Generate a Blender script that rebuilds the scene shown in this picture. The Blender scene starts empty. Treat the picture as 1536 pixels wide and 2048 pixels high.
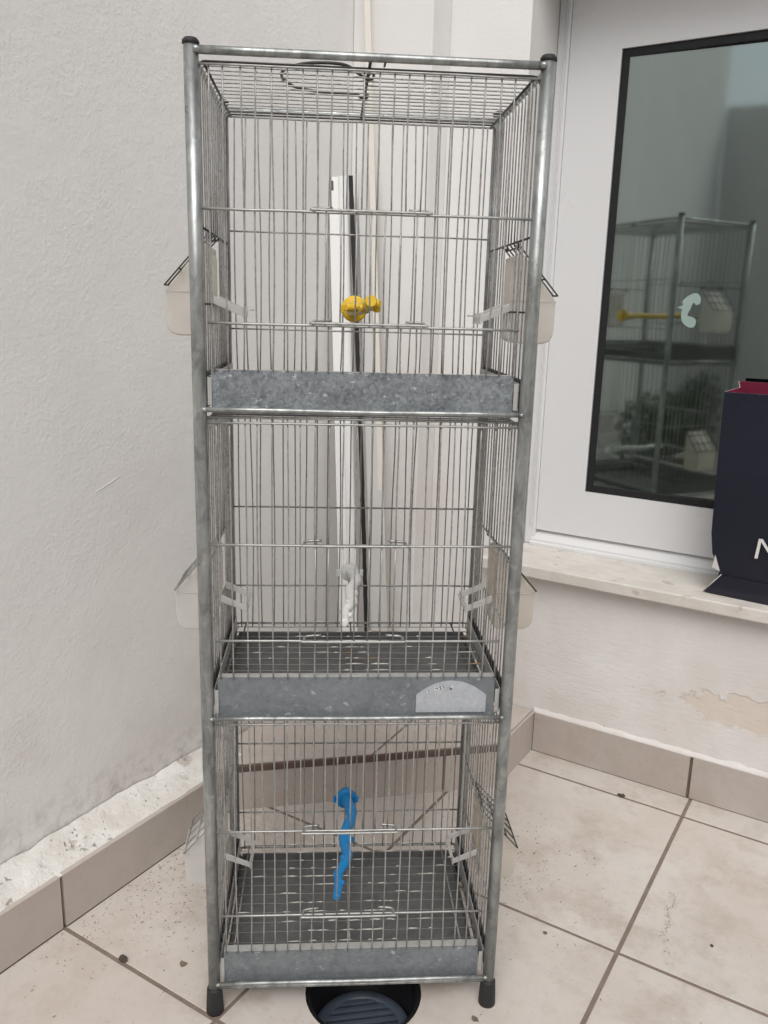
import bpy, math, random
from mathutils import Vector, Matrix, noise as mnoise
random.seed(7)
rnd = random.uniform
S = bpy.context.scene
C = S.collection

# ------------------------------------------------------------------ camera
F_PX, CAM_H, YAW, PITCH, ROLL = 1672.48, 1.2, 0.55166, 0.236855, 0.026975
fw = Vector((-math.sin(YAW)*math.cos(PITCH), math.cos(YAW)*math.cos(PITCH), -math.sin(PITCH)))
rt = Vector((math.cos(YAW), math.sin(YAW), 0))
up = rt.cross(fw)
c_, s_ = math.cos(ROLL), math.sin(ROLL)
rt2, up2 = rt*c_ + up*s_, up*c_ - rt*s_
cam = bpy.data.cameras.new('camera')
cam.sensor_fit = 'VERTICAL'; cam.sensor_height = 36.0
cam.lens = F_PX/2048*36.0
cam.clip_start = 0.05; cam.clip_end = 400
co = bpy.data.objects.new('camera', cam); C.objects.link(co)
m = Matrix((rt2, up2, -fw)).transposed().to_4x4()
m.translation = (0, 0, CAM_H)
co.matrix_world = m
S.camera = co

# ------------------------------------------------------------------ sky, sun, exposure
SUN_EL, SUN_AZ = math.radians(50), math.radians(151)      # azimuth clockwise from +Y
w = bpy.data.worlds.new('World'); S.world = w; w.use_nodes = True
wt = w.node_tree; wt.nodes.clear()
wo = wt.nodes.new('ShaderNodeOutputWorld'); bg = wt.nodes.new('ShaderNodeBackground')
sky = wt.nodes.new('ShaderNodeTexSky'); sky.sky_type = 'NISHITA'; sky.sun_disc = False
sky.sun_elevation = SUN_EL; sky.sun_rotation = SUN_AZ
sky.dust_density = 4.0; sky.air_density = 1.0; sky.ozone_density = 1.0
hs = wt.nodes.new('ShaderNodeHueSaturation'); hs.inputs['Saturation'].default_value = 0.37   # clouded-over sky
wt.links.new(sky.outputs[0], hs.inputs['Color']); wt.links.new(hs.outputs[0], bg.inputs[0])
bg.inputs[1].default_value = 0.10
wt.links.new(bg.outputs[0], wo.inputs[0])
sl = bpy.data.lights.new('sun', 'SUN'); sl.energy = 1.25; sl.angle = math.radians(48); sl.color = (1, 0.992, 0.975)
so = bpy.data.objects.new('sun', sl); C.objects.link(so)
sd = Vector((math.sin(SUN_AZ)*math.cos(SUN_EL), math.cos(SUN_AZ)*math.cos(SUN_EL), math.sin(SUN_EL)))
so.rotation_euler = sd.to_track_quat('Z', 'Y').to_euler(); so.location = sd*12
S.view_settings.view_transform = 'Standard'; S.view_settings.look = 'None'
S.view_settings.gamma = 1; S.view_settings.use_curve_mapping = False
S.view_settings.exposure = 0.24
S.render.engine = 'CYCLES'
S.cycles.max_bounces = 8; S.cycles.transparent_max_bounces = 24

# ------------------------------------------------------------------ material helpers
class NT:
    def __init__(s, name):
        s.m = bpy.data.materials.new(name); s.m.use_nodes = True
        s.t = s.m.node_tree; s.t.nodes.clear()
        s.out = s.t.nodes.new('ShaderNodeOutputMaterial')
        s.geo = s.t.nodes.new('ShaderNodeTexCoord')
        s.pos = s.geo.outputs['Object']
    def world(s):
        g = s.t.nodes.new('ShaderNodeNewGeometry'); s.pos = g.outputs['Position']; return s
    def n(s, typ, **kw):
        nd = s.t.nodes.new(typ)
        for k, v in kw.items(): setattr(nd, k, v)
        return nd
    def put(s, sock, v):
        if hasattr(v, 'is_linked') or isinstance(v, bpy.types.NodeSocket): s.t.links.new(v, sock)
        else: sock.default_value = (*v, 1) if isinstance(v, (tuple, list)) and len(v) == 3 and sock.type == 'RGBA' else v
    def mapping(s, scale=(1,1,1), rot=(0,0,0), loc=(0,0,0), vec=None):
        nd = s.n('ShaderNodeMapping'); s.t.links.new(vec or s.pos, nd.inputs[0])
        nd.inputs['Scale'].default_value = scale; nd.inputs['Rotation'].default_value = rot; nd.inputs['Location'].default_value = loc
        return nd.outputs[0]
    def noise(s, scale, detail=3, rough=.55, vec=None, dist=0):
        nd = s.n('ShaderNodeTexNoise'); s.t.links.new(vec or s.pos, nd.inputs['Vector'])
        nd.inputs['Scale'].default_value = scale; nd.inputs['Detail'].default_value = detail
        nd.inputs['Roughness'].default_value = rough; nd.inputs['Distortion'].default_value = dist
        return nd.outputs['Fac']
    def voro(s, scale, vec=None, out='Distance', feature='F1'):
        nd = s.n('ShaderNodeTexVoronoi'); nd.feature = feature; s.t.links.new(vec or s.pos, nd.inputs['Vector'])
        nd.inputs['Scale'].default_value = scale
        return nd.outputs[out]
    def ramp(s, fac, a, b, ca=0.0, cb=1.0):
        nd = s.n('ShaderNodeMapRange'); nd.clamp = True
        s.put(nd.inputs[0], fac); nd.inputs[1].default_value = a; nd.inputs[2].default_value = b
        nd.inputs[3].default_value = ca; nd.inputs[4].default_value = cb
        return nd.outputs[0]
    def math(s, op, a, b=0.0):
        nd = s.n('ShaderNodeMath', operation=op); s.put(nd.inputs[0], a); s.put(nd.inputs[1], b); return nd.outputs[0]
    def mix(s, fac, a, b, blend='MIX'):
        nd = s.n('ShaderNodeMix', data_type='RGBA', blend_type=blend)
        s.put(nd.inputs[0], fac); s.put(nd.inputs[6], a); s.put(nd.inputs[7], b); return nd.outputs[2]
    def sep(s, vec=None):
        nd = s.n('ShaderNodeSeparateXYZ'); s.t.links.new(vec or s.pos, nd.inputs[0]); return nd.outputs
    def bump(s, h, strength=.5, dist=.002, prev=None):
        nd = s.n('ShaderNodeBump'); s.put(nd.inputs['Height'], h); nd.inputs['Strength'].default_value = strength
        nd.inputs['Distance'].default_value = dist
        if prev is not None: s.t.links.new(prev, nd.inputs['Normal'])
        return nd.outputs[0]
    def bsdf(s, color, rough=.5, metal=0.0, normal=None, spec=.5, link=True):
        b = s.n('ShaderNodeBsdfPrincipled')
        s.put(b.inputs['Base Color'], color); s.put(b.inputs['Roughness'], rough); s.put(b.inputs['Metallic'], metal)
        b.inputs['Specular IOR Level'].default_value = spec
        if normal is not None: s.t.links.new(normal, b.inputs['Normal'])
        if link: s.t.links.new(b.outputs[0], s.out.inputs[0])
        return b
def simple(name, col, rough=.5, metal=0.0, var=.12, scale=40, bump=.0):
    n = NT(name); f = n.noise(scale, 4)
    c = n.mix(f, tuple(x*(1-var) for x in col), tuple(min(1, x*(1+var)) for x in col))
    n.bsdf(c, n.ramp(f, .3, .7, max(0, rough-.06), min(1, rough+.08)), metal, n.bump(n.noise(scale*4, 3), bump, .001) if bump else None)
    return n.m

MT = {}
def plaster(name, base, dark, stroke=.55, stain=True):
    n = NT(name).world()
    big = n.noise(1.6, 4, .6); mid = n.noise(9, 4)
    col = n.mix(n.ramp(big, .35, .7), base, dark)
    col = n.mix(n.ramp(mid, .45, .75, 0, .35), col, tuple(x*.93 for x in base))
    z = n.sep()[2]
    if stain:
        low = n.ramp(z, .10, .62, 1, 0)
        st = n.math('MULTIPLY', low, n.ramp(n.noise(5.5, 5, .65), .50, .70))
        col = n.mix(n.math('MULTIPLY', st, .30), col, (.52, .44, .36))
        pk = n.math('MULTIPLY', n.ramp(z, .2, 1.0, .5, 0), n.ramp(n.noise(3.1, 3), .5, .7))
        col = n.mix(n.math('MULTIPLY', pk, .35), col, (.62, .52, .49))
        grime = n.math('MULTIPLY', n.ramp(z, .13, .26, 1, 0), n.ramp(n.noise(26, 5, .7), .46, .7))
        col = n.mix(n.math('MULTIPLY', grime, .6), col, (.22, .18, .13))
    sp = n.math('MULTIPLY', n.ramp(n.voro(38), .03, .055, 1, 0), n.ramp(n.noise(7), .60, .68))
    col = n.mix(n.math('MULTIPLY', sp, .5), col, (.20, .18, .16))
    h1 = n.ramp(n.noise(135, 3, .55), .42, .76)
    h1 = n.math('MULTIPLY', h1, n.ramp(n.noise(7, 3), .35, .65, .12, 1))
    st1 = n.noise(1, 4, .55, n.mapping((60, 40, 130), (.55, 0, 0)))
    st2 = n.noise(1, 3, .55, n.mapping((70, 22, 60), (.3, 1.0, 0)))
    blot = n.ramp(n.noise(26, 5, .62), .40, .66)
    hh = n.math('ADD', n.math('MULTIPLY', h1, .9), n.math('MULTIPLY', st1, stroke))
    hh = n.math('ADD', hh, n.math('MULTIPLY', n.ramp(st2, .5, .75), .35*stroke))
    hh = n.math('ADD', hh, n.math('MULTIPLY', blot, .55))
    n.bsdf(col, .85, 0, n.bump(hh, .29, .0024), .25)
    return n
MT['plaster_left'] = plaster('plaster_left', (.83, .818, .796), (.775, .762, .742)).m
# right wall: smoother paint, flaking patch near the skirting
n = NT('plaster_back').world()
xyz = n.sep(); big = n.noise(2.2, 4)
col = n.mix(n.ramp(big, .35, .7), (.79, .782, .765), (.735, .722, .705))
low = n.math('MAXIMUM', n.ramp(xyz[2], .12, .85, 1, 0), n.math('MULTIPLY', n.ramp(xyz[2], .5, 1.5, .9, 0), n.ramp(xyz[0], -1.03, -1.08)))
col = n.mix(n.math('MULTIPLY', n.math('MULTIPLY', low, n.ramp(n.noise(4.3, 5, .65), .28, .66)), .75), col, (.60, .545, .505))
pits = n.math('MULTIPLY', n.ramp(n.voro(46), .05, .10, 1, 0), n.math('MULTIPLY', n.ramp(xyz[2], .13, .50, 1, 0), n.ramp(n.noise(9), .53, .6)))
col = n.mix(n.math('MULTIPLY', pits, .75), col, (.23, .20, .17))
dx = n.math('SUBTRACT', xyz[0], -.17); dz = n.math('SUBTRACT', xyz[2], .262)
dd = n.math('ADD', n.math('POWER', n.math('DIVIDE', dx, .21), 2), n.math('POWER', n.math('DIVIDE', dz, .046), 2))
dd = n.math('ADD', n.math('SQRT', dd), n.math('MULTIPLY', n.math('SUBTRACT', n.noise(22, 5, .65), .5), 1.5))
peel = n.ramp(dd, .93, .99, 1, 0)
und = n.mix(n.noise(35, 4), (.62, .52, .43), (.72, .65, .57))
col = n.mix(n.math('MULTIPLY', peel, .75), col, und)
rim = n.math('MULTIPLY', n.ramp(dd, .96, 1.0, 0, 1), n.ramp(dd, 1.0, 1.05, 1, 0))
col = n.mix(n.math('MULTIPLY', rim, .25), col, (.30, .26, .23))
str_ = n.noise(1, 4, .6, n.mapping((26, 60, 110), (0, .15, 0)))
hh = n.math('ADD', n.math('MULTIPLY', n.noise(190, 3), .35), n.math('MULTIPLY', n.math('MULTIPLY', str_, n.ramp(xyz[2], .2, .8, 1, .25)), .8))
hh = n.math('SUBTRACT', hh, n.math('MULTIPLY', peel, 1.1)); hh = n.math('SUBTRACT', hh, n.math('MULTIPLY', pits, .9))
n.bsdf(col, .8, 0, n.bump(hh, .5, .0028), .25)
MT['plaster_back'] = n.m

def tilemat(name, a, b, speck=.6, rough=.42, world=True, dirty=True):
    n = NT(name)
    if world: n.world()
    inf = n.n('ShaderNodeObjectInfo')
    big = n.noise(4.2, 5, .62); fine = n.noise(38, 5, .65)
    col = n.mix(n.ramp(big, .36, .66), a, b)
    col = n.mix(n.ramp(fine, .5, .75, 0, .5), col, tuple(x*.84 for x in b))
    col = n.mix(n.ramp(inf.outputs['Random'], 0, 1, 0, .14), col, tuple(x*.8 for x in a))
    if dirty:
        gr = n.math('MULTIPLY', n.ramp(n.noise(7.5, 6, .72), .48, .66), .7)
        col = n.mix(gr, col, (.43, .355, .305))
        pk = n.math('MULTIPLY', n.ramp(n.noise(2.1, 5, .65), .46, .62), .5)
        col = n.mix(pk, col, (.60, .53, .48))
        gy = n.math('MULTIPLY', n.ramp(n.noise(3.3, 6, .7), .50, .66), .35)
        col = n.mix(gy, col, (.56, .545, .52))
        s1 = n.math('MULTIPLY', n.ramp(n.voro(75), .07, .13, 1, 0), n.ramp(n.noise(8.5, 3), .50, .57))
        s2 = n.math('MULTIPLY', n.ramp(n.voro(190), .10, .20, 1, 0), n.ramp(n.noise(15, 3), .50, .60))
        sp = n.math('MULTIPLY', n.math('MAXIMUM', s1, s2), speck)
        col = n.mix(sp, col, (.17, .13, .10))
    r = n.ramp(n.noise(14, 4), .3, .7, rough-.08, rough+.16)
    n.bsdf(col, r, 0, n.bump(n.noise(60, 4), .12, .0012), .4)
    return n.m
MT['floor_tile'] = tilemat('floor_tile', (.635, .595, .553), (.575, .525, .478), speck=.38)
MT['skirting_tile'] = tilemat('skirting_tile', (.47, .415, .375), (.415, .36, .325), speck=.3, rough=.36)
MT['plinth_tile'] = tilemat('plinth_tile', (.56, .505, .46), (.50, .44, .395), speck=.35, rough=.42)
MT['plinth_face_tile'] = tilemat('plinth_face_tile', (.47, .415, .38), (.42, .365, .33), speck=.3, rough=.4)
# distant part of the floor sheet: grout near, brick pattern far
n = NT('grout').world()
bt = n.n('ShaderNodeTexBrick'); n.t.links.new(n.mapping((1, 1, 1), (0, 0, 0), (.855, -.88, 0)), bt.inputs['Vector'])
bt.offset = 0; bt.inputs['Scale'].default_value = 1.0; bt.inputs['Brick Width'].default_value = .538; bt.inputs['Row Height'].default_value = .545
bt.inputs['Mortar Size'].default_value = .004
bt.inputs['Color1'].default_value = (.6, .55, .5, 1); bt.inputs['Color2'].default_value = (.57, .52, .47, 1); bt.inputs['Mortar'].default_value = (.20, .155, .125, 1)
q = n.sep(); far = n.math('MAXIMUM', n.ramp(q[1], -1.44, -1.441), n.ramp(q[0], 1.83, 1.831))
g = n.mix(n.noise(40, 5, .7), (.15, .115, .095), (.30, .245, .205))
n.bsdf(n.mix(far, g, bt.outputs[0]), .85, 0, n.bump(n.noise(160, 3), .4, .002), .2)
MT['grout'] = n.m
MT['grout_dark'] = simple('grout_dark', (.17, .135, .11), .9, 0, .3, 30, .3)
MT['brown_edge'] = simple('brown_edge', (.13, .085, .072), .75, 0, .3, 40, .3)
n = NT('mortar').world()
col = n.mix(n.ramp(n.noise(8, 5, .65), .4, .65), (.80, .785, .755), (.69, .66, .62))
ch = n.math('MULTIPLY', n.ramp(n.noise(30, 5, .7, None, .6), .60, .66), n.ramp(n.noise(6), .42, .6))
col = n.mix(n.math('MULTIPLY', ch, .75), col, (.42, .32, .24))
pit = n.math('MULTIPLY', n.ramp(n.voro(60), .08, .16, 1, 0), n.ramp(n.noise(10), .5, .58))
col = n.mix(n.math('MULTIPLY', pit, .5), col, (.30, .27, .23))
n.bsdf(col, .9, 0, n.bump(n.math('SUBTRACT', n.noise(70, 5, .7), n.math('ADD', ch, pit)), .8, .006), .2)
MT['mortar'] = n.m
n = NT('marble').world()
col = n.mix(n.ramp(n.noise(1, 5, .65, n.mapping((14, 26, 24))), .38, .7), (.68, .645, .60), (.575, .535, .49))
col = n.mix(n.math('MULTIPLY', n.ramp(n.noise(9, 6, .7), .5, .66), .4), col, (.74, .72, .69))
col = n.mix(n.math('MULTIPLY', n.ramp(n.noise(24, 4), .62, .70), .6), col, (.42, .33, .28))
n.bsdf(col, .6, 0, n.bump(n.noise(90, 4), .25, .002), .4)
MT['marble'] = n.m
MT['cream'] = simple('cream', (.72, .68, .61), .6, 0, .1, 14)
MT['pvc'] = simple('pvc', (.685, .688, .695), .32, 0, .012, 5)
MT['gasket'] = simple('gasket', (.006, .006, .007), .7, 0, .2, 50)
MT['black_rubber'] = simple('black_rubber', (.018, .018, .019), .6, 0, .3, 60, .2)
MT['rubber_strip'] = simple('rubber_strip', (.010, .010, .011), .65, 0, .4, 90, .5)
MT['white_profile'] = simple('white_profile', (.82, .82, .81), .38, 0, .03, 8)
MT['grey_profile'] = simple('grey_profile', (.60, .595, .585), .5, 0, .06, 10)
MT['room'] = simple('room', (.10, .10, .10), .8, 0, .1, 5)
def galv(name, lo, hi, scale, rough, metal, fleck=0, dirt=.25, stretch=1.0):
    n = NT(name)
    mp = n.mapping((1, 1, stretch), (.3*(stretch == 1), .2*(stretch == 1), .5))
    f = n.math('ADD', n.math('MULTIPLY', n.noise(scale, 3, .6, mp, .8), .7), n.math('MULTIPLY', n.noise(scale*.18, 4, .6, mp), .5))
    col = n.mix(n.ramp(f, .42, .78), lo, hi)
    if fleck:
        fl = n.math('MULTIPLY', n.ramp(n.noise(1, 2, .5, n.mapping((scale*.8, scale, scale*1.3), (0, .5, .4))), .62, .72), n.ramp(n.noise(scale*.25, 3, .6), .40, .58))
        col = n.mix(n.math('MULTIPLY', fl, fleck), col, (.58, .62, .66))
    d = n.math('MULTIPLY', n.ramp(n.noise(16, 6, .72), .52, .72), dirt)
    col = n.mix(d, col, (.12, .11, .10))
    d2 = n.ramp(n.noise(95, 3, .7), .66, .72)
    col = n.mix(n.math('MULTIPLY', d2, dirt), col, (.07, .06, .05))
    r = n.ramp(f, .4, .8, rough+.10, rough-.07)
    n.bsdf(col, r, metal, n.bump(n.noise(70 if stretch != 1 else 140, 4, .65), .35 if stretch != 1 else .12, .001), .5)
    return n.m
MT['galv_tray'] = galv('galv_tray', (.115, .130, .142), (.36, .39, .41), 135, .46, .35, .9)
MT['galv_tray_plain'] = galv('galv_tray_plain', (.168, .186, .202), (.25, .272, .29), 90, .48, .35, .6)
MT['galv_plate'] = galv('galv_plate', (.42, .45, .49), (.55, .58, .61), 120, .45, .3, .4, .1)
MT['galv_light'] = galv('galv_light', (.40, .40, .385), (.52, .52, .50), 60, .5, .3, .2)
MT['tray_floor'] = galv('tray_floor', (.10, .102, .102), (.15, .152, .152), 40, .6, .25, 0, .5)
MT['tube'] = galv('tube', (.19, .205, .202), (.52, .535, .525), 42, .40, .70, .45, .6, .35)
n = NT('wire')
f = n.noise(90, 4, .7)
col = n.mix(n.ramp(f, .35, .7), (.30, .295, .285), (.48, .475, .46))
col = n.mix(n.math('MULTIPLY', n.ramp(n.noise(150, 4, .7), .58, .68), .7), col, (.10, .075, .055))
n.bsdf(col, .45, .45, n.bump(f, .3, .0008), .5); MT['wire'] = n.m
n = NT('wire_bright')
f = n.noise(60, 4, .7)
n.bsdf(n.mix(n.ramp(f, .35, .7), (.30, .30, .29), (.46, .46, .44)), .38, .6, n.bump(f, .3, .0008), .5); MT['wire_bright'] = n.m
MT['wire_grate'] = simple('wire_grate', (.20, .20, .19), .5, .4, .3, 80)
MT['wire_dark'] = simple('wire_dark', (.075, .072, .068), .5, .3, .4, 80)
MT['yellow'] = simple('yellow', (.86, .56, .03), .42, 0, .06, 30)
MT['blue'] = simple('blue', (.004, .225, .56), .42, 0, .06, 30)
MT['white_plastic'] = simple('white_plastic', (.82, .82, .80), .45, 0, .05, 30)
def milky(name, col, clear, rough=.35):
    n = NT(name); f = n.noise(14, 4)
    c = n.mix(n.ramp(f, .35, .7), col, tuple(x*.9 for x in col))
    b = n.bsdf(c, rough, 0, None, .5, link=False)
    tl = n.n('ShaderNodeBsdfTranslucent'); n.put(tl.inputs[0], c)
    tp = n.n('ShaderNodeBsdfTransparent')
    m1 = n.n('ShaderNodeMixShader'); m1.inputs[0].default_value = .35; n.t.links.new(b.outputs[0], m1.inputs[1]); n.t.links.new(tl.outputs[0], m1.inputs[2])
    m2 = n.n('ShaderNodeMixShader'); m2.inputs[0].default_value = clear; n.t.links.new(m1.outputs[0], m2.inputs[1]); n.t.links.new(tp.outputs[0], m2.inputs[2])
    n.t.links.new(m2.outputs[0], n.out.inputs[0]); return n.m
MT['feeder_old'] = milky('feeder_old', (.88, .845, .79), .36)
MT['feeder_new'] = milky('feeder_new', (.86, .84, .81), .38)
MT['feeder_cream'] = milky('feeder_cream', (.84, .79, .71), .22)
MT['lip'] = milky('lip', (.86, .85, .83), .38, .15)
n = NT('glass')
gl = n.n('ShaderNodeBsdfGlossy'); gl.inputs['Color'].default_value = (.84, .96, .92, 1); gl.inputs['Roughness'].default_value = .045
tp = n.n('ShaderNodeBsdfTransparent'); tp.inputs[0].default_value = (.50, .55, .53, 1)
mx = n.n('ShaderNodeMixShader'); mx.inputs[0].default_value = .365
n.t.links.new(tp.outputs[0], mx.inputs[1]); n.t.links.new(gl.outputs[0], mx.inputs[2]); n.t.links.new(mx.outputs[0], n.out.inputs[0])
n.t.links.new(n.bump(n.noise(2.2, 1), .05, .02), gl.inputs['Normal'])
MT['glass'] = n.m
MT['sticker'] = simple('sticker', (.30, .40, .37), .5, 0, .04, 20)
MT['bag_navy'] = simple('bag_navy', (.010, .012, .023), .30, 0, .1, 3)
MT['bag_maroon'] = simple('bag_maroon', (.16, .008, .035), .5, 0, .08, 6)
MT['bag_edge'] = simple('bag_edge', (.62, .58, .56), .7, 0, .05, 20)
MT['letter'] = simple('letter', (.72, .70, .68), .5, 0, .03, 20)
MT['drain_black'] = simple('drain_black', (.010, .010, .011), .4, 0, .3, 30, .2)
MT['grate_navy'] = simple('grate_navy', (.075, .095, .125), .42, 0, .25, 30, .1)
MT['dirt'] = simple('dirt', (.075, .060, .045), .9, 0, .4, 60, .5)
MT['leaf'] = simple('leaf', (.17, .13, .095), .8, 0, .4, 60)
MT['husk'] = simple('husk', (.36, .27, .19), .8, 0, .35, 300)
MT['husk_dark'] = simple('husk_dark', (.13, .10, .075), .9, 0, .4, 300)
MT['dropping'] = simple('dropping', (.62, .60, .55), .85, 0, .2, 200)
MT['dropping_brown'] = simple('dropping_brown', (.34, .22, .11), .85, 0, .3, 200)
MT['pot'] = simple('pot', (.16, .085, .055), .8, 0, .2, 20)
MT['foliage'] = simple('foliage', (.035, .060, .026), .55, 0, .5, 25)
MT['ink'] = simple('ink', (.03, .03, .045), .6)
MT['paper'] = simple('paper', (.62, .63, .65), .8)

# ------------------------------------------------------------------ mesh helpers
class MB:
    def __init__(s): s.v = []; s.f = []; s.mi = []; s.sm = []
    def face(s, idx, mi=0, smooth=False): s.f.append(tuple(idx)); s.mi.append(mi); s.sm.append(smooth)
    def box(s, x0, y0, z0, x1, y1, z1, mi=0):
        b = len(s.v)
        s.v += [(x0,y0,z0),(x1,y0,z0),(x1,y1,z0),(x0,y1,z0),(x0,y0,z1),(x1,y0,z1),(x1,y1,z1),(x0,y1,z1)]
        for q in ((3,2,1,0),(4,5,6,7),(0,1,5,4),(1,2,6,5),(2,3,7,6),(3,0,4,7)): s.face([b+i for i in q], mi)
        return s
    def prism(s, poly, z0, z1, mi=0, ch=0.0):
        # vertical prism over a CCW polygon, with an optional top chamfer
        b = len(s.v); k = len(poly)
        rings = [(z0, 0)] + ([(z1-ch, 0), (z1, ch)] if ch else [(z1, 0)])
        cx = sum(p[0] for p in poly)/k; cy = sum(p[1] for p in poly)/k
        for z, ins in rings:
            for i, (x, y) in enumerate(poly):
                if ins:
                    p0 = Vector(poly[i-1]); p1 = Vector((x, y)); p2 = Vector(poly[(i+1) % k])
                    d1 = (p1-p0).normalized(); d2 = (p2-p1).normalized()
                    n1 = Vector((-d1.y, d1.x)); n2 = Vector((-d2.y, d2.x)); bi = (n1+n2)
                    bi = bi/(max(.2, 1+n1.dot(n2)))
                    s.v.append((x+bi.x*ins, y+bi.y*ins, z))
                else: s.v.append((x, y, z))
        for r in range(len(rings)-1):
            for i in range(k):
                j = (i+1) % k; s.face((b+r*k+i, b+r*k+j, b+(r+1)*k+j, b+(r+1)*k+i), mi)
        s.face([b+(len(rings)-1)*k+i for i in range(k)], mi); s.face([b+k-1-i for i in range(k)], mi)
        return s
    def tube(s, pts, r, seg=6, closed=False, cap=True, mi=0):
        pts = [Vector(p) for p in pts]; n_ = len(pts); b = len(s.v)
        rr = r if isinstance(r, (list, tuple)) else [r]*n_
        prev = None
        for i, p in enumerate(pts):
            if closed: t = (pts[(i+1) % n_]-pts[i-1])
            else: t = pts[min(i+1, n_-1)]-pts[max(i-1, 0)]
            t.normalize()
            if prev is None:
                a = Vector((0, 0, 1)) if abs(t.z) < .8 else Vector((1, 0, 0))
                u = t.cross(a).normalized()
            else: u = (prev - t*prev.dot(t)).normalized()
            prev = u; v2 = t.cross(u)
            for k in range(seg):
                an = 2*math.pi*k/seg
                s.v.append(tuple(p + (u*math.cos(an)+v2*math.sin(an))*rr[i]))
        m_ = n_ if closed else n_-1
        for i in range(m_):
            j = (i+1) % n_
            for k in range(seg):
                l = (k+1) % seg
                s.face((b+i*seg+k, b+i*seg+l, b+j*seg+l, b+j*seg+k), mi, True)
        if cap and not closed:
            s.face([b+seg-1-k for k in range(seg)], mi); s.face([b+(n_-1)*seg+k for k in range(seg)], mi)
        return s
    def lathe(s, prof, cx=0, cy=0, cz=0, seg=20, mi=0, smooth=True):
        b = len(s.v)
        for r, z in prof:
            for k in range(seg):
                an = 2*math.pi*k/seg; s.v.append((cx+r*math.cos(an), cy+r*math.sin(an), cz+z))
        for i in range(len(prof)-1):
            for k in range(seg):
                l = (k+1) % seg; s.face((b+i*seg+k, b+i*seg+l, b+(i+1)*seg+l, b+(i+1)*seg+k), mi, smooth)
        s.face([b+seg-1-k for k in range(seg)], mi); e = b+(len(prof)-1)*seg; s.face([e+k for k in range(seg)], mi)
        return s
    def mesh(s, name, mats):
        me = bpy.data.meshes.new(name); me.from_pydata(s.v, [], s.f)
        for mm in mats: me.materials.append(MT[mm])
        for p, a, b in zip(me.polygons, s.mi, s.sm): p.material_index = a; p.use_smooth = b
        me.update(); return me
    def build(s, name, mats, parent=None):
        if isinstance(mats, str): mats = [mats]
        return link(name, s.mesh(name, mats), parent)
def link(name, me, parent=None):
    o = bpy.data.objects.new(name, me); C.objects.link(o)
    if parent: o.parent = parent
    return o
def bevel(o, wdt, seg=2):
    md = o.modifiers.new('b', 'BEVEL'); md.width = wdt; md.segments = seg; md.limit_method = 'ANGLE'; md.angle_limit = math.radians(40)
    return o
def tag(o, label, cat, group=None):
    o['label'] = label; o['category'] = cat
    if group: o['group'] = group
    return o
def kind(o, k, label=None):
    o['kind'] = k
    if label: o['label'] = label
    return o
def empty(name, loc=(0,0,0), rz=0):
    o = bpy.data.objects.new(name, None); C.objects.link(o); o.location = loc; o.rotation_euler = (0, 0, rz)
    o.empty_display_size = .05
    return o
def bez(pts, n_=8):
    # Catmull-Rom through points
    P = [Vector(p) for p in pts]; P = [P[0]*2-P[1]] + P + [P[-1]*2-P[-2]]; out = []
    for i in range(1, len(P)-2):
        for k in range(n_):
            t = k/n_; a, b, c, d = P[i-1], P[i], P[i+1], P[i+2]
            out.append(.5*((2*b)+(c-a)*t+(2*a-5*b+4*c-d)*t*t+(3*b-a-3*c+d)*t**3))
    out.append(P[-2]); return out

# ------------------------------------------------------------------ the setting
XS, YS = -1.253, 2.057          # skirting faces (left wall, back wall)
XL, YB, YA = -1.345, 2.065, 1.971  # wall faces: left wall, back wall, pilaster
ZS = .118                       # skirting height
DC = (-.678, 1.075); DR = .105  # floor drain
def ring_rect(mb, x0, y0, x1, y1, z, c, r, seg=48):
    an = [2*math.pi*k/seg for k in range(seg)] + [math.atan2(y-c[1], x-c[0]) % (2*math.pi) for x in (x0, x1) for y in (y0, y1)]
    an = sorted(set(round(a, 6) for a in an)); k = len(an); b = len(mb.v)
    for a in an: mb.v.append((c[0]+r*math.cos(a), c[1]+r*math.sin(a), z))
    for a in an:
        dx, dy = math.cos(a), math.sin(a); t = 1e9
        if dx > 1e-9: t = min(t, (x1-c[0])/dx)
        if dx < -1e-9: t = min(t, (x0-c[0])/dx)
        if dy > 1e-9: t = min(t, (y1-c[1])/dy)
        if dy < -1e-9: t = min(t, (y0-c[1])/dy)
        mb.v.append((c[0]+dx*t, c[1]+dy*t, z))
    for i in range(k):
        j = (i+1) % k; mb.face((b+i, b+k+i, b+k+j, b+j))
    return b, k
mb = MB(); ring_rect(mb, DC[0]-.15, DC[1]-.15, DC[0]+.15, DC[1]+.15, -.0014, DC, DR+.004)
x0, y0, x1, y1 = DC[0]-.15, DC[1]-.15, DC[0]+.15, DC[1]+.15; B_ = 60
for (a, b, c, d) in ((-B_, -B_, B_, y0), (-B_, y1, B_, B_), (-B_, y0, x0, y1), (x1, y0, B_, y1)):
    k = len(mb.v); mb.v += [(a, b, -.0014), (c, b, -.0014), (c, d, -.0014), (a, d, -.0014)]; mb.face((k, k+1, k+2, k+3))
floor = kind(mb.build('floor', 'grout'), 'structure')
GX = [XS-.004, -.855, -.319, .219, .757, 1.295, 1.833]
GY = [-1.3+.0, -.755, -.21, .335, .880, 1.425, 1.967, YS+.006]
GY = [.88-.545*k for k in range(4, 0, -1)] + [.880, 1.425, 1.967, YS+.006]
G = .0042
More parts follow.
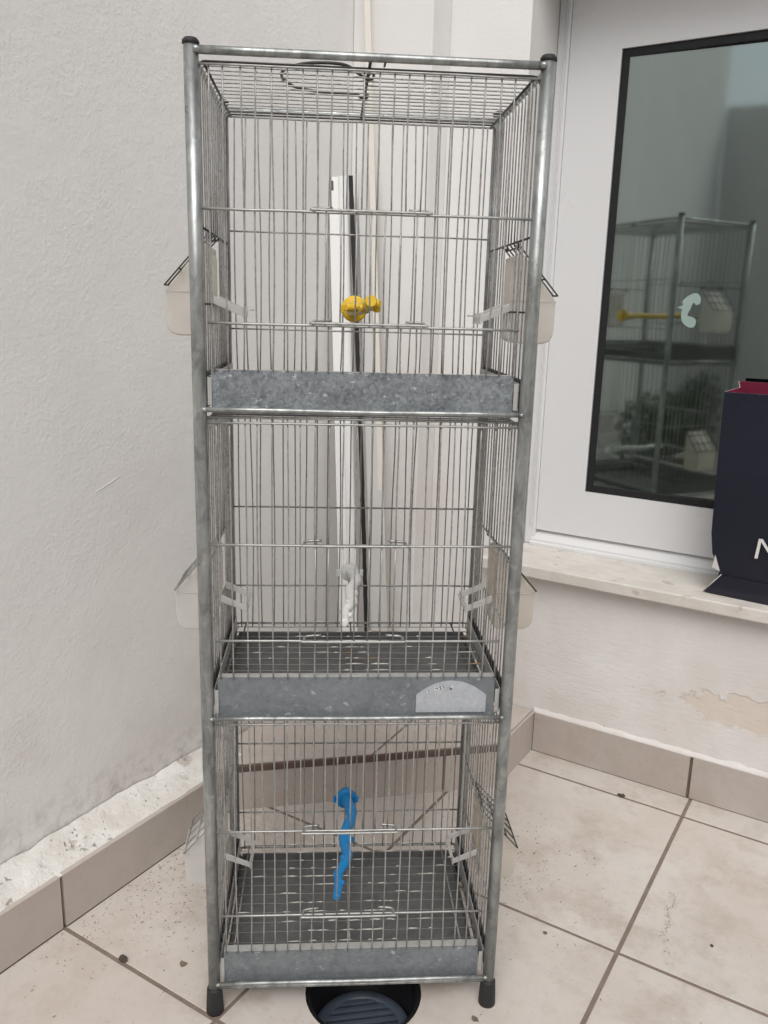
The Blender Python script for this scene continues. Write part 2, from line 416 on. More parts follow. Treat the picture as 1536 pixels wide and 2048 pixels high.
for i in range(len(GX)-1):
    for j in range(len(GY)-1):
        xa, xb, ya, yb = GX[i]+G, GX[i+1]-G, GY[j]+G, GY[j+1]-G
        dz = rnd(-.0003, .0003)
        mb = MB()
        if xa < DC[0] < xb and ya < DC[1] < yb:
            b, k = ring_rect(mb, xa, ya, xb, yb, 0, DC, DR)
            n0 = len(mb.v); mb.v += [(x, y, -.03) for (x, y, z) in mb.v]
            for t in range(k):
                u_ = (t+1) % k
                mb.face((t, u_, n0+u_, n0+t)); mb.face((k+u_, k+t, n0+k+t, n0+k+u_))
            mb.build('tile', 'floor_tile', floor)
        else:
            mb.prism([(xa, ya), (xb, ya), (xb, yb), (xa, yb)], -.012, dz, 0, .001)
            mb.build('tile', 'floor_tile', floor)

# left wall
lw = empty('plaster_wall', (XL, -1, 0))
tag(lw, 'rough off-white plaster wall on the left, running beside the bird cage', 'wall')
def at(o, par):   # keep world coordinates for a child of an unrotated empty
    o.parent = par; o.location = -par.location; return o
mb = MB(); YN = -4.3
mb.v += [(XL, YN, .0), (XL, YB+.5, .0), (XL, YB+.5, 5.0), (XL, YN, 5.0), (XL-.25, YN, 0), (XL-.25, YB+.5, 0), (XL-.25, YB+.5, 5.0), (XL-.25, YN, 5.0)]
for q_ in ((0,1,2,3),(7,6,5,4),(3,2,6,7),(4,0,3,7),(1,5,6,2)): mb.face(q_)
at(mb.build('wall_body', 'plaster_left'), lw)
# mortar ledge above the skirting, uneven
mb = MB(); ny, nx = 230, 12
for j in range(ny+1):
    y = -.4 + (1.42+.4)*j/ny
    for i in range(nx+1):
        t = i/nx; x = XS-.001 + (XL+.003-XS)*t
        z = ZS - .002 + (.149-ZS)*t**1.3
        nn = mnoise.fractal(Vector((x*22, y*14, 3)), .8, 2, 4)
        n2 = mnoise.noise(Vector((x*55, y*38, 9)))
        z += .0042*nn*(.35+t) + (-.004 if n2 > .42 and .1 < t < .95 else 0)
        if i == 0: x += .002*mnoise.noise(Vector((0, y*40, 0))) - .001
        mb.v.append((x, y, z))
for j in range(ny):
    for i in range(nx):
        a = j*(nx+1)+i; mb.face((a, a+nx+1, a+nx+2, a+1), 0, True)
at(mb.build('mortar_ledge', 'mortar'), lw)
bx = MB().box(XL+.004, -.4, -.01, XS-.012, 1.42, ZS-.012); at(bx.build('skirting_bed', 'grout_dark'), lw)
ys = [.880-.545*k for k in range(3, -1, -1)] + [1.425]
for a, b in zip(ys[:-1], ys[1:]):
    o = MB().prism([(XS-.012, a+.004), (XS, a+.004), (XS, b-.004), (XS-.012, b-.004)], .0022, ZS+rnd(-.001, .001), 0, .0012).build('skirting_tile', 'skirting_tile')
    at(o, lw)
# scratch in the plaster
g0, g1 = Vector((XL+.0006, 1.084, .831)), Vector((XL+.0006, 1.148, .855))
pts = [g0.lerp(g1, i/9)+Vector((0, 0, rnd(-.0006, .0006))) for i in range(10)]
at(MB().tube(pts, [.0003+.0005*math.sin(math.pi*(i+.6)/10.5) for i in range(10)], 5).build('scratch', 'plaster_left'), lw)

# back wall with the door opening
bw = empty('back_wall', (0, YB, 0)); tag(bw, 'white painted wall under and around the glazed door', 'wall')
XJ0, XJ1, ZD0, ZD1, YD = -.892, .02, .516, 2.02, 2.235
mb = MB()
mb.box(XL-.1, YB, 0, XJ0, YB+.4, 3.2); mb.box(XJ1, YB, 0, 3.0, YB+.4, 3.2)
mb.box(XJ0, YB, 0, XJ1, YB+.4, ZD0); mb.box(XJ0, YB, ZD1, XJ1, YB+.4, 3.2)
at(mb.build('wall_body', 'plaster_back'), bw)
bx = MB().box(-.757, YS+.0065, -.01, 3.0, YB-.0005, ZS-.008); at(bx.build('skirting_bed', 'grout_dark'), bw)
xs = [-.757, -.328, .21, .748, 1.286]
for a, b in zip(xs[:-1], xs[1:]):
    at(MB().prism([(a+.004, YS), (b-.004, YS), (b-.004, YS+.0075), (a+.004, YS+.0075)], .0022, ZS+rnd(-.001, .001), 0, .001).build('skirting_tile', 'skirting_tile'), bw)
# uneven plaster fillet on top of the skirting tiles
mb = MB(); n_ = 160
for j in range(n_+1):
    x = -.757 + (1.28+.757)*j/n_
    k = mnoise.fractal(Vector((x*16, 5, 1)), .8, 2, 4)
    d = .003+.0016*k
    for (y, z) in ((YB-.0005, ZS+.012+.006*k), (YB-.003-d*.4, ZS+.006+.003*k), (YS+.0018-d*.2, ZS+.0022+.0012*k), (YS+.001, ZS-.001)): mb.v.append((x, y, z))
for j in range(n_):
    for i in range(3):
        a = j*4+i; mb.face((a, a+1, a+5, a+4), 0, True)
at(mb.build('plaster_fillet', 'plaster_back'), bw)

# unseen walls added behind and beside the camera to block low-angle light
kind(MB().box(XL+.01, YN-.2, 0, 2.9, YN, 3.1).build('light_blocker_wall', 'plaster_left'), 'structure')
kind(MB().box(2.6, YN+.005, 0, 2.8, YB-.005, 3.1).build('light_blocker_wall', 'plaster_left'), 'structure')

# potted shrubs along the left wall, out of the frame: the door glass mirrors them as a dark mass
def shrub(y, hgt, sd, lab):
    rs = random.Random(sd)
    e = empty('potted_shrub', (XL+.24, y, 0)); tag(e, lab, 'shrub', 'potted shrubs mirrored in the door glass')
    MB().lathe([(.10, 0), (.105, .01), (.135, .22), (.145, .225), (.145, .25), (.132, .25), (.128, .21)], seg=20).build('pot', 'pot', e)
    mb = MB()
    for k in range(5):
        an = rs.uniform(0, 6.3); mb.tube([(0, 0, .18), (.03*math.cos(an), .03*math.sin(an), .35), (.09*math.cos(an), .09*math.sin(an), hgt*.8)], [.008, .006, .003], 5)
    mb.build('stem', 'dirt', e)
    mb = MB()
    for k in range(620):
        u = Vector((rs.gauss(0, 1), rs.gauss(0, 1), rs.gauss(0, 1))).normalized()*rs.random()**.4
        c = Vector((u.x*.20, u.y*.26, .22+(hgt-.22)*.5+u.z*(hgt-.22)*.5))
        d1 = Vector((rs.gauss(0, 1), rs.gauss(0, 1), rs.gauss(0, .6))).normalized(); d2 = d1.cross(Vector((rs.gauss(0, 1), rs.gauss(0, 1), rs.gauss(0, 1)))).normalized(); nn = d1.cross(d2)
        L = rs.uniform(.022, .042); b = len(mb.v)
        for (p, q_, h) in ((-1, 0, 0), (-.1, -.42, .12), (1, 0, -.1), (-.1, .42, .12)): mb.v.append(tuple(c+d1*p*L+d2*q_*L+nn*h*L))
        mb.face((b, b+1, b+2)); mb.face((b, b+2, b+3))
    mb.build('foliage', 'foliage', e)
for y_s, h_s, k_s, l_s in ((-.75, .78, 1, 'dark potted shrub mirrored in the door glass, leftmost of the three reflections'), (-1.7, .70, 2, 'dark potted shrub mirrored in the door glass, the middle reflection'), (-2.7, .80, 3, 'dark potted shrub mirrored in the door glass, nearest the bag')): shrub(y_s, h_s, k_s, l_s)

# corner pilaster
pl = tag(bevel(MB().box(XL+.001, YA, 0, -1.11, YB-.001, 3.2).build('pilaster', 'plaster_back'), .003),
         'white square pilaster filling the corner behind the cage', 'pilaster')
# corner plinth
px = empty('corner_plinth', (-1.0, 1.8, 0)); tag(px, 'low beige tiled plinth with brown edge in the corner behind the cage', 'plinth')
A0, A1, A2 = Vector((XS, 1.372)), Vector((-.757, 1.838)), Vector((-.757, YS+.004))
poly = [(A0.x, A0.y), (A1.x-.006, A1.y), (A2.x-.006, A2.y+.003), (XL+.002, A2.y+.003), (XL+.002, 1.372)]
at(MB().prism(poly, -.002, ZS-.016).build('core', 'grout_dark'), px)
d = (A1-A0).normalized(); nrm = Vector((d.y, -d.x))
def slab(p0, p1, z0, z1, th, name, mat, off=.0):
    dd = (p1-p0).normalized(); nn = Vector((dd.y, -dd.x))
    a = p0+nn*off; b = p1+nn*off
    at(MB().prism([(a.x, a.y), ((a+nn*th).x, (a+nn*th).y), ((b+nn*th).x, (b+nn*th).y), (b.x, b.y)], z0, z1, 0, .001).build(name, mat), px)
L_ = (A1-A0).length; J = A0+d*.528
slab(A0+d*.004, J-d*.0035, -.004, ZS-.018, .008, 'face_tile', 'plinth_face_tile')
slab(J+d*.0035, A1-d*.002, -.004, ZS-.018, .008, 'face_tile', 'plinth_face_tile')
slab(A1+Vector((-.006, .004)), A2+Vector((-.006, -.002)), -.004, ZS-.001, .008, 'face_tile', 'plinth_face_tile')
slab(A0, A1, ZS-.0165, ZS-.001, .0075, 'edge_trim', 'brown_edge')
tp_poly = [(A0.x-.08, A0.y-.068), (A0.x+.0005, A0.y), (A1.x-.0075, A1.y+.002), (A2.x-.0075, A2.y), (-1.108, A2.y), (-1.108, YA-.003), (XL+.003, YA-.003), (XL+.003, A0.y-.068)]
mid = Vector((-1.0, 1.6))
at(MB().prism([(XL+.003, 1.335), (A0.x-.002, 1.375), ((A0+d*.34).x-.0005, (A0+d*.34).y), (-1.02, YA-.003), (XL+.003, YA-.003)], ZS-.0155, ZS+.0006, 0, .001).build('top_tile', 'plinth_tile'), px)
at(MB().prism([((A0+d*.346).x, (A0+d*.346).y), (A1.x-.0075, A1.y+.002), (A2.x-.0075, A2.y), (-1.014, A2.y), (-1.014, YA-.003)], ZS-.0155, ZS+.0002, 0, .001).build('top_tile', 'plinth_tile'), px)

# stone sill under the door
o = MB().prism([(-.93, 2.02), (.06, 2.02), (.06, YB-.001), (XJ1-.001, YB-.001), (XJ1-.001, YD+.08), (XJ0+.001, YD+.08), (XJ0+.001, YB-.001), (-.93, YB-.001)], ZD0+.0006, .548).build('door_sill', 'marble')
bevel(o, .004, 3); tag(o, 'worn beige marble sill slab under the white door', 'sill')

# door
dr = empty('glazed_door', (XJ0, YD, .548)); tag(dr, 'white door with a dark reflective glass pane above the marble sill', 'door')
def dpart(mb_, name, mat, bv=.002):
    o = mb_.build(name, mat); at(o, dr)
    if bv: bevel(o, bv, 2)
    return o
ZL0, ZL1 = .593, 1.985; XG0, XG1, ZG0, ZG1 = -.722, -.145, .722, 1.845; XE0, XE1 = -.857, -.015
dpart(MB().box(XJ0+.001, YD, .5485, XE0-.001, YD+.07, ZD1-.001), 'door_jamb', 'pvc', .004)
dpart(MB().box(XE1+.001, YD, .5485, XJ1-.001, YD+.07, ZD1-.001), 'door_jamb', 'pvc', .004)
dpart(MB().box(XE0-.0005, YD, ZL1+.003, XE1+.0005, YD+.07, ZD1-.001), 'head_jamb', 'pvc', .004)
mb = MB(); y_ = YD
prof = [(y_-.012, .5485), (y_-.012, .556), (y_-.004, .559), (y_-.004, .565), (y_+.018, ZL0-.003), (y_+.06, ZL0-.003), (y_+.06, .5485)]
k = len(prof)
for x in (XE0-.012, XE1+.012):
    for (yy, zz) in prof: mb.v.append((x, yy, zz))
for i in range(k): mb.face((i, (i+1) % k, k+(i+1) % k, k+i))
mb.face(range(k-1, -1, -1)); mb.face(range(k, 2*k))
dpart(mb, 'threshold_rail', 'pvc', 0)
for x0_, x1_ in ((XJ0+.016, XJ0+.0185), (XJ0+.0245, XJ0+.026)):
    dpart(MB().box(x0_, YD-.0035, .60, x1_, YD-.0003, ZD1-.02), 'jamb_bead', 'pvc', 0)
YLf = YD+.004
mb = MB()
mb.box(XE0, YLf, ZL0, XG0, YLf+.055, ZL1); mb.box(XG1, YLf, ZL0, XE1, YLf+.055, ZL1)
mb.box(XG0, YLf, ZL0, XG1, YLf+.055, ZG0); mb.box(XG0, YLf, ZG1, XG1, YLf+.055, ZL1)
leaf = dpart(mb, 'leaf_frame', 'pvc', 0)
def gask(x0, z0, x1, z1):
    o = MB().box(x0, YLf+.006, z0, x1, YLf+.022, z1).build('gasket', 'gasket'); at(o, dr)
gw = .019; PANE_TOE = math.tan(math.radians(1.9))
gask(XG0+.0005, ZG0+.0005, XG0+gw, ZG1-.0005); gask(XG1-gw, ZG0+.0005, XG1-.0005, ZG1-.0005)
gask(XG0+gw+.0002, ZG0+.0005, XG1-gw-.0002, ZG0+gw); gask(XG0+gw+.0002, ZG1-gw, XG1-gw-.0002, ZG1-.0005)
mb = MB().box(XG0+gw-.004, YLf+.018, ZG0+gw-.004, XG1-gw+.004, YLf+.024, ZG1-gw+.004)
mb.v = [(x, y+(x-(XG0+XG1)/2)*PANE_TOE, z) for x, y, z in mb.v]
at(mb.build('pane', 'glass'), dr)
# dark room behind the pane
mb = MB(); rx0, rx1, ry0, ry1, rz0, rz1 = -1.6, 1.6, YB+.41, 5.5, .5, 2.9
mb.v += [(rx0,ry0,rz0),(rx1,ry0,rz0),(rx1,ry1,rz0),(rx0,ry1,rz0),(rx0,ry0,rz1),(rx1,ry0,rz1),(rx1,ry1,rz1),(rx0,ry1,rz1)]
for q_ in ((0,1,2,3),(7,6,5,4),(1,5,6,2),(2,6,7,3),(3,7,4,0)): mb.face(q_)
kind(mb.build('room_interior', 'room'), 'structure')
# mint sticker remains on the pane
def spl(c, n_=14):
    P = bez([(x, 0, z) for x, z in c+[c[0]]], 5); return [(v.x, v.z) for v in P[:-1]]
sc = [(-.502,1.256),(-.486,1.262),(-.474,1.254),(-.472,1.238),(-.481,1.233),(-.489,1.238),(-.494,1.224),(-.500,1.207),(-.487,1.203),(-.478,1.194),(-.481,1.180),(-.494,1.178),(-.511,1.190),(-.516,1.210),(-.515,1.222),(-.527,1.226),(-.514,1.232),(-.516,1.242)]
pg = spl(sc); mb = MB(); k = len(pg)
for yy in (YLf+.0140, YLf+.0150):
    for (x, z) in pg: mb.v.append((x, yy, z))
mb.face(range(k)); mb.face(range(2*k-1, k-1, -1))
for i in range(k): mb.face((i, k+i, k+(i+1) % k, (i+1) % k))
tag(mb.build('glass_sticker', 'sticker'), 'small pale mint blob-shaped sticker on the door glass', 'sticker')

# floor drain
dn = empty('floor_drain', (DC[0], DC[1], 0)); tag(dn, 'round black sunken floor drain with navy slotted grate under the cage', 'drain')
R_ = DR-.0015
mb = MB().lathe([(R_, -.0015), (R_-.004, -.0005), (R_-.008, -.004), (R_-.010, -.02), (R_-.010, -.17)], seg=40); mb.f.pop(-2); mb.mi.pop(-2); mb.sm.pop(-2)
mb.build('pipe', 'drain_black', dn)
gr = DR-.0155; gz = -.085
gd = math.radians(18); 
mb = MB(); sg = 40
mb.lathe([(gr, gz-.006), (gr, gz), (gr-.003, gz+.0025), (gr-.020, gz+.003), (gr-.020, gz-.006)], seg=sg)
mb.f.pop(); mb.mi.pop(); mb.sm.pop(); mb.f.pop(); mb.mi.pop(); mb.sm.pop()
rim_ = mb.build('grate_rim', 'grate_navy', dn)
ng = 9
for i in range(ng):
    t = -1+2*(i+.5)/ng; yy = t*(gr-.019); hl = math.sqrt(max(0, (gr-.018)**2-yy*yy)); hw = (gr-.019)/ng*.62
    mb = MB().box(-hl, yy-hw, gz-.005, hl, yy+hw, gz+.0018)
    o = bevel(mb.build('grate_bar', 'grate_navy', dn), .0015); o.rotation_euler.z = math.radians(42)

# ------------------------------------------------------------------ bird cage
OC = Vector((-.87007, .89455, 0)); YC = .622585; W, D, H = .4808, .3381, 1.5398
EX = Vector((math.cos(YC), math.sin(YC), 0)); EY = Vector((-math.sin(YC), math.cos(YC), 0))
def cg(a, b, z): return OC + EX*a + EY*b + Vector((0, 0, z))
cage = empty('bird_cage', OC, YC)
tag(cage, 'tall three-tier galvanised wire bird cage standing on tube legs', 'bird cage')
PR = .0102
for a in (0, W):
    for b in (0, D):
        po = MB().tube([(a, b, .03), (a, b, .4), (a, b, .8), (a, b, 1.2), (a, b, H-.004)], PR, 20).build('post', 'tube', cage)
        MB().lathe([(.0148, .0), (.0153, .003), (.0140, .030), (.0132, .046), (.0122, .0495), (.0100, .050)], a, b, 0, 20).build('rubber_foot', 'black_rubber', po)
        MB().lathe([(.0100, H-.006), (.0116, H-.0045), (.0114, H-.001), (.0085, H+.0025), (.002, H+.003)], a, b, 0, 18).build('end_cap', 'black_rubber', po)
TR = .0056
def rail(p, q_, r, mat='tube', wob=.0):
    P = Vector(p); Q = Vector(q_); n_ = 7
    pts = [P.lerp(Q, i/n_)+Vector((0, 0, wob*math.sin(i*1.3))) for i in range(n_+1)]
    o = MB().tube(pts, r, 14).build('rail', mat, cage); return o
def weld(o, p, r=.0075):
    mb = MB(); prof = [(r*math.sin(math.pi*i/6), -r*math.cos(math.pi*i/6)*.8) for i in range(1, 6)]
    mb.lathe(prof, p[0], p[1], p[2], 10); mb.build('weld', 'tube', o)
zt = 1.528
r_ = rail((.004, -.004, zt), (W-.004, -.004, zt), TR); weld(r_, (.0075, -.0055, zt), .0068); weld(r_, (W-.0075, -.0055, zt), .0068)
rail((.009, D, zt-.001), (W-.009, D, zt-.001), TR)
rail((0, .009, zt-.002), (0, D-.009, zt-.002), .0042); rail((W, .009, zt-.002), (W, D-.009, zt-.002), .0042)
TIERS = [dict(zr=1.053, top=1.512, roof=1.519, b1=1.330, b2=1.176, tray=1.110, kb=(1.329, 1.160, 1.078)),
         dict(zr=.562, top=1.0335, roof=1.041, b1=.848, b2=.692, tray=.628, kb=(.827, .669, .590)),
         dict(zr=.0605, top=.5495, roof=.554, b1=.3545, b2=.1925, tray=.116, kb=(.326, .167, .083))]
WR = .0013; BRR = .0017
def wirepts(a, b, z0, z1, amp, axis='a', n_=6):
    out = []; ph = rnd(.8, 1.3)
    for i in range(n_+1):
        t = i/n_; o_ = amp*math.sin(math.pi*min(1, t*ph)) if t*ph < 1 else 0
        out.append((a+o_, b+rnd(-.0002, .0002), z0+(z1-z0)*t))
    return out
tray_mats = ['galv_tray', 'galv_tray_plain', 'galv_tray_plain']
for ti, T in enumerate(TIERS):
    zr = T['zr']
    # rails of this tier
    fr = rail((.006, -.0075, zr), (W-.006, -.0075, zr), .0036, 'tube', .0005)
    weld(fr, (.0075, -.0075, zr), .0050); weld(fr, (W-.0075, -.0075, zr), .0050)
    if ti == 2: rail((.009, -.0035, zr-.0085), (W-.009, -.0035, zr-.0085), .0040, 'tube', .0005)
    rail((.009, D, zr-.002), (W-.009, D, zr-.002), .0045)
    rail((0, .009, zr-.002), (0, D-.009, zr-.002), .0045); rail((W, .009, zr-.002), (W, D-.009, zr-.002), .0045)
    # front panel: horizontal bars, vertical wires, lift-up door
    bF = .001
    mb = MB()
    for zz, a0, a1, rr in ((T['top'], .010, W-.010, BRR), (T['b1'], .009, W-.009, .0020), (T['b2'], .015, W-.018, .0020)):
        pts = [(a0+(a1-a0)*i/8, bF-.003+rnd(-.0003, .0003), zz+rnd(-.0005, .0005)) for i in range(9)]
        mb.tube(pts, rr, 7)
    if ti: mb.tube([(.010, bF-.002, T['top']+.008), (W-.010, bF-.002, T['top']+.0075)], BRR, 7)
    fp = mb.build('front_panel', 'wire_bright', cage)
    nf = 22; da0, da1 = (.168, .319) if ti == 0 else (.157, .303)
    zb = T['tray']-.001
    for i in range(nf):
        a = .022 + (W-.044)*i/(nf-1) + rnd(-.0012, .0012)
        amp = rnd(-.0028, .0028)
        mb = MB(); zt_ = T['top']+(.008 if ti else 0)
        if da0+.004 < a < da1-.004:
            mb.tube(wirepts(a, bF, T['b1'], zt_, amp*.5), WR, 6); MB().tube(wirepts(a+rnd(-.003, .003), bF, zb, T['b2'], amp*.3), WR, 6).build('wire', 'wire', fp)
        else: mb.tube(wirepts(a, bF, zb, zt_, amp, n_=10), WR, 6)
        mb.build('wire', 'wire', fp)
    mb = MB()
    for zz, rise in ((T['b1']+.0025, .0), (T['b2']+.0035, .0)):
        loop = [(da0, -.013, zz+rise), (da0-.003, -.010, zz), (da0-.003, .001, zz+.003), (da0+.02, .004, zz+.0045)]
        mb.tube(bez([(da0+.022, .004, zz+.004), (da0-.002, .001, zz+.003), (da0-.003, -.010, zz), (da0+.004, -.0125, zz-.0005), (da1-.004, -.0125, zz-.0005), (da1+.003, -.010, zz), (da1+.002, .001, zz+.003), (da1-.022, .004, zz+.004)], 5), .0021, 6)
    nd = 7
    for i in range(nd):
        a = da0+.012+(da1-da0-.024)*i/(nd-1)+rnd(-.0012, .0012)
        mb.tube([(a, -.0115, T['b2']-.001), (a+rnd(-.001, .001), -.008, (T['b1']+T['b2'])/2), (a, -.0115, T['b1']+.004)], WR, 6)
    mb.build('door', 'wire_bright' if ti else 'wire', cage)
    # back panel
    mb = MB()
    for zz in T['kb']+(T['top']+.004,):
        mb.tube([(.006+(W-.012)*i/6, D+.001+rnd(-.0004, .0004), zz+rnd(-.0006, .0006)) for i in range(7)], BRR, 6)
    for aa in (.0075, W-.0075): mb.tube([(aa, D+.001, T['kb'][2]-.004), (aa, D+.001, T['top']+.005)], WR, 6)
    bp = mb.build('back_panel', 'wire', cage)
    nb = 22
    for i in range(nb):
        a = .020 + (W-.040)*i/(nb-1) + rnd(-.0015, .0015)
        MB().tube(wirepts(a, D-.002, zr+.022, T['top']+.003, rnd(-.004, .004), n_=8), WR, 5).build('wire', 'wire', bp)
    # hoops: one wire up the left side, over the roof and down the right side
    mb = MB(); a0, a1 = .006, W-.006
    sb = [T['b1']+.004 if ti == 0 else zr+.285, zr+.254, zr+.149, zr+.03]
    for aa in (a0, a1):
        for zz in sb[1:]:
            mb.tube([(aa+rnd(-.0004, .0004), .010, zz), (aa, D-.010, zz+rnd(-.001, .001))], .0017, 6)
        mb.tube([(aa+(.009 if aa < .1 else -.009), .004, T['roof']-.0035), (aa+(.009 if aa < .1 else -.009), D-.006, T['roof']-.0035)], .0021, 6)
    for bb in (.0115, D-.0115):
        mb.tube([(a0, bb, zr+.02), (a0, bb, T['roof']-.012), (a0+.003, bb, T['roof']-.004), (a0+.011, bb, T['roof']-.001), (W*.5, bb, T['roof']-.001), (a1-.011, bb, T['roof']-.001), (a1-.003, bb, T['roof']-.004), (a1, bb, T['roof']-.012), (a1, bb, zr+.02)], .0017, 6)
    if ti == 0:
        mb.tube([(.238, -.004, T['roof']+.003), (.238, D*.5, T['roof']+.0035), (.238, D, T['roof']+.003)], .0022, 7)
        mb.tube([(.258, -.004, T['roof']+.003), (.258, .012, T['roof']+.003)], .0016, 6)
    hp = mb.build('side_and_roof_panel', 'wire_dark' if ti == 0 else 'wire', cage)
    nh = 15
    for i in range(nh):
        b = .013 + (D-.026)*i/(nh-1) + rnd(-.001, .001)
        zlo = zr+.012; R0 = .011; zf = T['roof']
        cut = .112 < b < .213
        def side(a, sgn):
            amp = rnd(-.0025, .0025)
            up_ = [(a, b+amp*math.sin(math.pi*t), zlo+(zf-R0-zlo)*t) for t in (0, .2, .4, .6, .8, 1)]
            arc = [(a+sgn*R0*(1-math.cos(t)), b, zf-R0+R0*math.sin(t)) for t in (.4, .8, 1.2, math.pi/2)]
            return up_, arc
        u1, c1 = side(a0, 1); u2, c2 = side(a1, -1)
        mb = MB()
        if cut:
            top1 = [(a0, b, zr+.254), (a0, b, (zr+.254+zf-R0)/2), (a0, b, zf-R0)]; top2 = [(a1, b, z) for (_, _, z) in top1]
            for aa in (a0, a1): MB().tube([(aa, b, zlo), (aa, b+rnd(-.002, .002), zr+.08), (aa, b, zr+.149)], WR, 5).build('wire', 'wire', hp)
        else: top1, top2 = u1, u2
        mid_ = [(W*t, b, zf+rnd(-.0006, .0006)) for t in (.25, .5, .75)]
        mb.tube(top1+c1+mid_+c2[::-1]+top2[::-1], WR, 6)
        mb.build('wire', 'wire', hp)
    # floor grate
    zg = zr+.034
    mb = MB()
    for aa in (.03, .235, W-.045): mb.tube([(aa, .012, zg-.003), (aa, D-.006, zg-.003)], .0016, 5)
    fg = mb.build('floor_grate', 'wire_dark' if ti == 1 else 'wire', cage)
    ngr = 13
    for i in range(ngr):
        b = .024 + (D-.034)*i/(ngr-1)
        MB().tube([(.014, b, zg-.013), (.0145, b, zg-.004), (.019, b, zg), (.12, b+rnd(-.001, .001), zg+rnd(-.0007, .0007)), (.24, b+rnd(-.001, .001), zg), (.36, b+rnd(-.001, .001), zg+rnd(-.0007, .0007)), (W-.019, b, zg), (W-.0145, b, zg-.004), (W-.014, b, zg-.013)], .0009, 5).build('wire', 'wire_grate', fg)
    # tray that slides in under the grate
    tz0, tz1 = zr-.006, T['tray']; ta0, ta1 = .0165, W-.0205; tb = .0035
    mb = MB().box(ta0, tb, tz0, ta1, tb+.0015, tz1)
    tr = mb.build('tray', tray_mats[ti], cage)
    bevel(MB().box(ta0, tb+.0018, tz1-.0018, ta1, tb+.017, tz1).build('flange', 'galv_light', tr), .0006)
    MB().box(ta0, tb+.0155, tz1-.011, ta1, tb+.0168, tz1-.0021).build('flange_fold', 'galv_light', tr)
    mb = MB().box(ta0+.0005, tb+.002, tz0+.006, ta1-.0005, D-.012, tz0+.0072)
    mb.box(ta0+.0005, D-.0118, tz0+.006, ta1-.0005, D-.0105, tz0+.021)
    mb.box(ta0+.0002, tb+.002, tz0+.0075, ta0+.0013, D-.013, tz0+.022); mb.box(ta1-.0013, tb+.002, tz0+.0075, ta1-.0002, D-.013, tz0+.022)
    mb.build('pan', 'tray_floor', tr)
    for aa in (.0105, W-.012):
        MB().box(aa, .006, zr+.003, aa+.0014, D-.006, zr+.046).build('guide_strip', 'galv_light', cage)
    for aa in (.0022, W-.0036):
        MB().box(aa, .0115, zr+.004, aa+.0014, D-.012, zr+.050).build('side_plate', 'tray_floor', cage)
    for aa in (.0115, W-.0195):
        MB().box(aa, .0005, zr+.006, aa+.006, .0015, zr+.046).build('guide_end', 'galv_light', cage)
    # feeder flaps, swung open and resting on the feeders
    for sgn, aa in ((-1, a0), (1, a1)):
        mb = MB(); bl0, bl1 = .108, .217
        hz = zr+.2525; dl = Vector((sgn*.068, 0, -.0765))
        h0 = Vector((aa+sgn*.003, 0, hz))
        tw = rnd(-.004, .004)
        def P_(u, v): return tuple(h0 + dl*u + Vector((0, bl0+(bl1-bl0)*v, tw*u*v)))
        for v in (0, .25, .5, .75, 1): mb.tube([P_(-.04, v), P_(.5, v), P_(1, v)], .0013, 5)
        for u in (.06, .36, .68, 1.0): mb.tube([P_(u, 0), P_(u, 1)], .0015, 5)
        for v in (.12, .86):    # wire loops that hinge the flap
            cc = Vector(P_(0, v)); mb.tube([tuple(cc+Vector((sgn*.004*math.cos(t), 0, .0045*math.sin(t)))) for t in [k*math.pi/4 for k in range(8)]], .0010, 5, closed=True)
            mb.tube([tuple(Vector(P_(.03, v))+Vector((0, s*.001, .0))) for s in (-4, 0, 4, 8)], .0022, 5)
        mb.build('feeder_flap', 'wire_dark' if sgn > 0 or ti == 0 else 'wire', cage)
# carrying handle lying on the roof
zh = 1.5235
hq = [(.236,.092),(.243,.062),(.247,.085),(.242,.103),(.233,.079),(.22,.05),(.206,.021),(.183,.013),(.154,.019),(.13,.04),(.117,.067),(.115,.099),(.122,.126),(.133,.150),(.155,.165),(.177,.172),(.221,.173),(.233,.198),(.240,.215),(.244,.196),(.238,.180)]
hpts = [(x, y, zh+(.003 if x > .235 else 0)) for x, y in hq]
MB().tube(bez(hpts, 5), .0022, 7).build('handle', 'wire_dark', cage)
# arched plate and its scribble on the middle tray
mb = MB(); pa0, pa1, pz0 = .333, .447, .5675; n_ = 16; cxp = (pa0+pa1)/2
outl = [(pa0, pz0), (pa1, pz0), (pa1, .598)] + [(cxp+(pa1-cxp)*math.cos(math.pi*i/n_)*1.0, .598+.0245*(1-math.cos(math.pi*i/n_)**2)) for i in range(1, n_)] + [(pa0, .598)]
k = len(outl)
for b in (.0005, .0030):
    for (a, z) in outl: mb.v.append((a, b, z))
mb.face(range(k)); mb.face(range(2*k-1, k-1, -1))
for i in range(k): mb.face((i, k+i, k+(i+1) % k, (i+1) % k))
plate = mb.build('label_plate', 'galv_plate', cage)
def stroke(pts, r=.0005):
    return [(a, .0002, z) for a, z in pts], r
mb = MB()
for pts in ([(.352,.6045),(.354,.6055),(.3535,.6035)], [(.3635,.6095),(.3665,.6105),(.3675,.6075)], [(.3695,.6115),(.3725,.6125),(.371,.6100),(.3735,.6085),(.3705,.6075)], [(.376,.6130),(.3765,.6115)], [(.3875,.6130),(.3872,.6100),(.3892,.6070)], [(.3885,.6095),(.3915,.6100)]):
    mb.tube([(a, .0001, z) for a, z in pts], .0007, 4)
mb.build('scribble', 'ink', cage)
mb = MB()
for (a, z, wd, ht) in ((.353, .604, .007, .004), (.3685, .609, .013, .006), (.3895, .611, .006, .005)):
    mb.box(a-wd/2, .0001, z-ht/2, a+wd/2, .0004, z+ht/2)
mb.build('paper_scrap', 'paper', cage)

